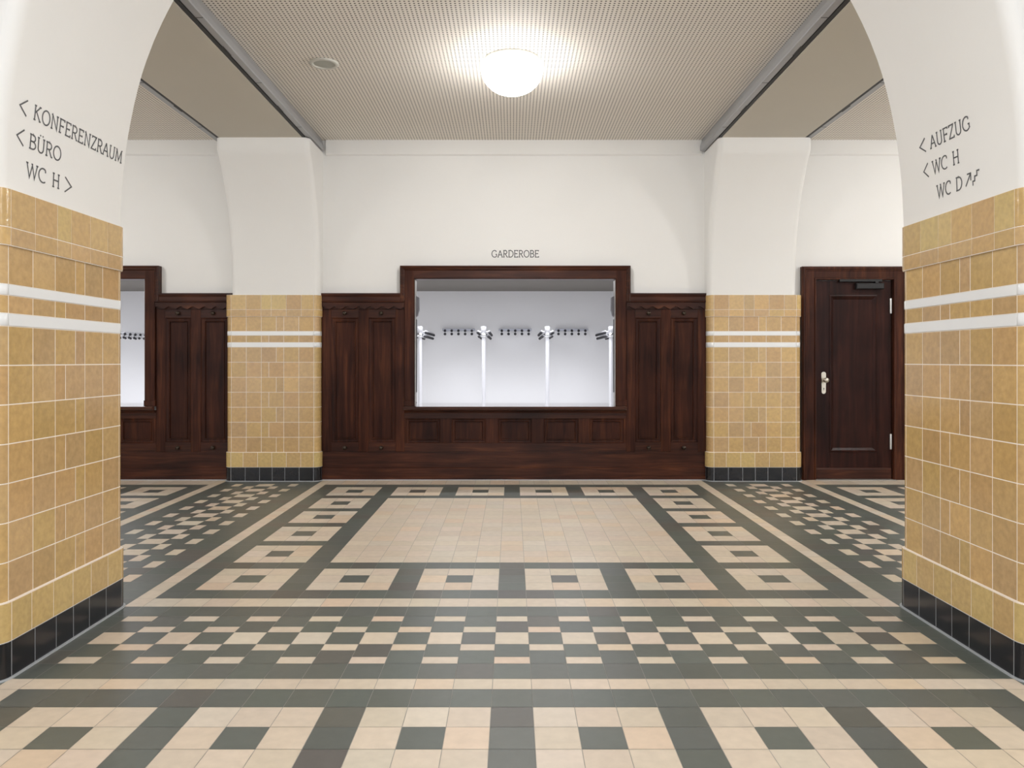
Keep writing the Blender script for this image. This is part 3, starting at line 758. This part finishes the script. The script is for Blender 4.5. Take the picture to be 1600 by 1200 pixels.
def coat_rack():
    yp = 10.72; xc = wx(656.3, yp); zt = wz(510, yp)
    root = thing('coat_rack', (xc, yp, 0), 'white coat rack post nearest the left jamb of the central hatch', 'coat rack', 'coat racks in the cloakroom')
    m = MB(); m.lathe([(0.0005, 0.002), (0.09, 0.002), (0.09, 0.012), (0.03, 0.02)], (xc, yp, 0), n=24); m.obj('foot', 'white_paint', root)
    m = MB(); m.lathe([(0.027, 0.012), (0.027, zt-0.03)], (xc, yp, 0), n=24); m.obj('post', 'white_paint', root)
    m = MB(); m.lathe([(0.027, -0.075), (0.036, -0.070), (0.036, -0.004), (0.030, 0.0), (0.0005, 0.001)], (xc, yp, zt), n=24); m.obj('cap', 'white_paint', root)
    m = MB(); m.lathe([(0.028, -0.15), (0.046, -0.148), (0.046, -0.098), (0.028, -0.096)], (xc, yp, zt), n=24); m.obj('collar', 'chrome', root)
    m = MB(); zr = zt-0.072
    m.box(xc-0.010, xc+0.010, yp, DB+0.001, zr-0.022, zr+0.022, 0.003); m.obj('rail', 'chrome', root)
    for k in range(8):
        y = yp+0.01+k*0.155
        b = MB(); ks = []
        b.tube([(xc-0.085, y, zr+0.012), (xc-0.06, y, zr-0.004), (xc, y, zr+0.002), (xc+0.06, y, zr-0.004), (xc+0.085, y, zr+0.012)], 0.012)
        for s in (-1, 1):
            b.tube([(xc+s*0.012, y, zr-0.01), (xc+s*0.03, y, zr-0.06), (xc+s*0.06, y, zr-0.065)], 0.007)
            for f, dz in ((0.082, -0.016), (0.066, -0.068)):
                q = MB(); r = 0.019; pr = [(max(r*sin(pi*i/8), 0.0005), -r*cos(pi*i/8)) for i in range(9)]
                q.lathe(pr, (xc+s*f, y, zr+dz), 'z', 10); ks.append(q)
        h = b.obj('hook', 'white_paint', root)
        for q in ks: q.obj('hook_end', 'hook_black', h)
    return root
K0 = coat_rack(); sp = 0.888
for i, lb in ((1, 'white coat rack post, second from the left in the central hatch'), (2, 'white coat rack post, third from the left in the central hatch'),
              (3, 'white coat rack post nearest the right jamb of the central hatch'), (-5, 'row of coat hooks seen through the partly hidden left hatch')):
    dup(K0, (i*sp, 0, 0), lb)

# ------------------------------------------------------------------ lettering
def arc(cx, cy, rx, ry, a0, a1, n=14):
    return [(cx+rx*cos(math.radians(a0+(a1-a0)*k/n)), cy+ry*sin(math.radians(a0+(a1-a0)*k/n))) for k in range(n+1)]
S = 0.085                                                   # half length of a serif
def sh(x, y, l=S, r=S): return [(x-l, y), (x+r, y)]
def glyph(c):
    g = []
    if c == 'A': g = [[(0.04, 0), (0.33, 1)], [(0.33, 1), (0.62, 0)], [(0.15, 0.34), (0.51, 0.34)], sh(0.05, 0), sh(0.61, 0)]; w = 0.66
    elif c == 'B': g = [[(0.10, 0), (0.10, 1)], [(0.02, 1), (0.28, 1)]+arc(0.28, 0.765, 0.22, 0.235, 90, -90)+[(0.10, 0.53)], [(0.28, 0.53)]+arc(0.29, 0.265, 0.26, 0.265, 90, -90)+[(0.02, 0)]]; w = 0.58
    elif c == 'C': g = [arc(0.40, 0.5, 0.37, 0.51, 55, 305, 26), [(0.61, 0.92), (0.61, 0.74)]]; w = 0.66
    elif c == 'D': g = [[(0.10, 0), (0.10, 1)], [(0.02, 1), (0.28, 1)]+arc(0.28, 0.5, 0.38, 0.5, 90, -90, 22)+[(0.02, 0)]]; w = 0.69
    elif c == 'E': g = [[(0.10, 0), (0.10, 1)], [(0.02, 1), (0.50, 1), (0.50, 0.86)], [(0.10, 0.52), (0.40, 0.52)], [(0.40, 0.60), (0.40, 0.44)], [(0.02, 0), (0.52, 0), (0.52, 0.15)]]; w = 0.56
    elif c == 'F': g = [[(0.10, 0), (0.10, 1)], [(0.02, 1), (0.50, 1), (0.50, 0.86)], [(0.10, 0.50), (0.40, 0.50)], [(0.40, 0.58), (0.40, 0.42)], [(0.02, 0), (0.24, 0)]]; w = 0.53
    elif c == 'G': g = [arc(0.40, 0.5, 0.37, 0.51, 55, 318, 26)+[(0.67, 0.16), (0.67, 0.42)], [(0.54, 0.43), (0.72, 0.43)], [(0.61, 0.92), (0.61, 0.76)]]; w = 0.74
    elif c == 'H': g = [[(0.11, 0), (0.11, 1)], [(0.58, 0), (0.58, 1)], [(0.11, 0.51), (0.58, 0.51)]]+[sh(x, y) for x in (0.11, 0.58) for y in (0, 1)]; w = 0.69
    elif c == 'K': g = [[(0.11, 0), (0.11, 1)], [(0.52, 1), (0.12, 0.50)], [(0.22, 0.60), (0.58, 0)], sh(0.11, 0), sh(0.11, 1), sh(0.52, 1), sh(0.59, 0, 0.09, 0.06)]; w = 0.65
    elif c == 'M': g = [[(0.08, 0), (0.13, 1)], [(0.13, 1), (0.42, 0.12), (0.71, 1)], [(0.71, 1), (0.76, 0)], sh(0.08, 0), sh(0.76, 0), sh(0.10, 1, 0.07, 0.03), sh(0.74, 1, 0.03, 0.07)]; w = 0.84
    elif c == 'N': g = [[(0.11, 0), (0.11, 1), (0.58, 0), (0.58, 1)], sh(0.11, 0), sh(0.58, 1), sh(0.09, 1, 0.07, 0.02)]; w = 0.69
    elif c == 'O': g = [arc(0.37, 0.5, 0.34, 0.51, 0, 360, 34)]; w = 0.74
    elif c == 'R': g = [[(0.10, 0), (0.10, 1)], [(0.02, 1), (0.28, 1)]+arc(0.28, 0.745, 0.23, 0.255, 90, -90)+[(0.10, 0.49)], [(0.30, 0.49), (0.54, 0)], sh(0.10, 0), sh(0.56, 0, 0.05, 0.07)]; w = 0.61
    elif c == 'U' or c == 'Ü':
        g = [[(0.11, 1), (0.11, 0.34)]+arc(0.345, 0.30, 0.235, 0.31, 180, 360, 18)+[(0.58, 1)], sh(0.11, 1), sh(0.58, 1)]; w = 0.69
        if c == 'Ü': g += [[(0.20, 1.20), (0.28, 1.20)], [(0.42, 1.20), (0.50, 1.20)]]
    elif c == 'W': g = [[(0.04, 1), (0.26, 0), (0.47, 0.86)], [(0.47, 1), (0.69, 0), (0.91, 1)], sh(0.05, 1), sh(0.90, 1), [(0.41, 1), (0.53, 1)]]; w = 0.94
    elif c == 'Z': g = [[(0.07, 0.85), (0.07, 1), (0.53, 1), (0.05, 0), (0.55, 0), (0.55, 0.16)]]; w = 0.60
    elif c == '<': g = [[(0.42, 1.0), (0.06, 0.5), (0.42, 0.0)]]; w = 0.48
    elif c == '>': g = [[(0.06, 1.0), (0.42, 0.5), (0.06, 0.0)]]; w = 0.48
    elif c == ' ': w = 0.42
    return g, w
def letter_mesh(lines, put, th):
    """ribbons of width th along each polyline, mapped by put(u, v)"""
    m = MB(); h = th/2
    for pl in lines:
        pts = [Vector(p) for p in pl]; L = []; R_ = []
        closed = (pts[0]-pts[-1]).length < 1e-4
        for k, p in enumerate(pts):
            a = pts[k-1] if k > 0 else (pts[-2] if closed else None); b = pts[k+1] if k < len(pts)-1 else (pts[1] if closed else None)
            d1 = (p-a).normalized() if a is not None else (b-p).normalized(); d2 = (b-p).normalized() if b is not None else d1
            n1 = Vector((-d1.y, d1.x)); n2 = Vector((-d2.y, d2.x)); n = n1+n2
            n = n1 if n.length < 0.2 else n.normalized(); sc_ = h/max(n.dot(n1), 0.42)
            L.append(p+n*sc_); R_.append(p-n*sc_)
        m.grid([[put(*q) for q in L], [put(*q) for q in R_]], smooth=False)
    return m
def word(name, text, put, width, th, label, group, cap=1.0, parts=()):
    """the whole word is one sign; arrows and pictograms beside it are its parts"""
    ws = [glyph(c)[1] for c in text]; gap = 0.085; tot = sum(ws)+gap*(len(text)-1); k = width/(tot*cap)
    u = 0; lines = []
    for c, w in zip(text, ws):
        for pl in glyph(c)[0]: lines.append([((u+x)*k*cap, y*cap) for x, y in pl])
        u += w+gap
    m = letter_mesh(lines, put, th); o_ = m.obj(name, 'lettering', fixn=False)
    s_ = o_.modifiers.new('thickness', 'SOLIDIFY'); s_.thickness = 0.0006; s_.offset = 0
    tag(o_, label, 'wall lettering', group)
    for pn, pls in parts:
        p = letter_mesh(pls, put, th).obj(pn, 'lettering', o_, fixn=False)
        s_ = p.modifiers.new('thickness', 'SOLIDIFY'); s_.thickness = 0.0006; s_.offset = 0
    return o_
def put_left(d0, z0): return lambda u, v: (-(arch_x(z0+v)-0.0012), d0+u, z0+v)
def put_right(d0, z0): return lambda u, v: (arch_x(z0+v)-0.0012, d0-u, z0+v)
c = 0.058; th = 0.0062
GL, GR = 'direction lettering on the left arch', 'direction lettering on the right arch'
def chev(u0, u1, z0, z1, right=False):
    return [[(u1, z1), (u0, (z0+z1)/2), (u1, z0)]] if not right else [[(u0, z1), (u1, (z0+z1)/2), (u0, z0)]]
word('lettering', 'KONFERENZRAUM', put_left(3.174, 2.248), 0.716, th, 'dark grey lettering KONFERENZRAUM on the left arch', GL, c,
     [('arrow', chev(-0.090, -0.045, -0.004, 0.060))])
word('lettering', 'BÜRO', put_left(3.163, 2.126), 0.222, th, 'dark grey lettering BÜRO on the left arch', GL, c, [('arrow', chev(-0.080, -0.036, -0.004, 0.062))])
word('lettering', 'WC H', put_left(3.154, 2.006), 0.232, th, 'dark grey lettering WC H with right arrow on the left arch', GL, c, [('arrow', chev(0.272, 0.322, -0.004, 0.062, True))])
word('lettering', 'AUFZUG', put_right(3.630, 2.250), 0.314, th, 'dark grey lettering AUFZUG on the right arch', GR, c, [('arrow', chev(-0.090, -0.040, -0.002, 0.062))])
word('lettering', 'WC H', put_right(3.630, 2.130), 0.216, th, 'dark grey lettering WC H with left arrow on the right arch', GR, c, [('arrow', chev(-0.076, -0.036, -0.004, 0.062))])
word('lettering', 'WC D', put_right(3.604, 2.010), 0.201, th, 'dark grey lettering WC D with stair sign on the right arch', GR, c,
     [('arrow', [[(0.228, 0.004), (0.266, 0.054)], [(0.240, 0.054), (0.266, 0.054), (0.266, 0.022)]]),
      ('stair_sign', [[(0.280, -0.004), (0.280, 0.014), (0.294, 0.014), (0.294, 0.034), (0.310, 0.034), (0.310, 0.054), (0.328, 0.054)]])])
zg = wz(401.8, DPL)
word('lettering', 'GARDEROBE', lambda u, v: (wx(768.2, DPL)+u, DPL-0.0008, zg+v), wx(842, DPL)-wx(768.2, DPL), 0.0085,
     'grey lettering GARDEROBE on the white wall above the hatch', 'lettering over the hatch', 0.070)
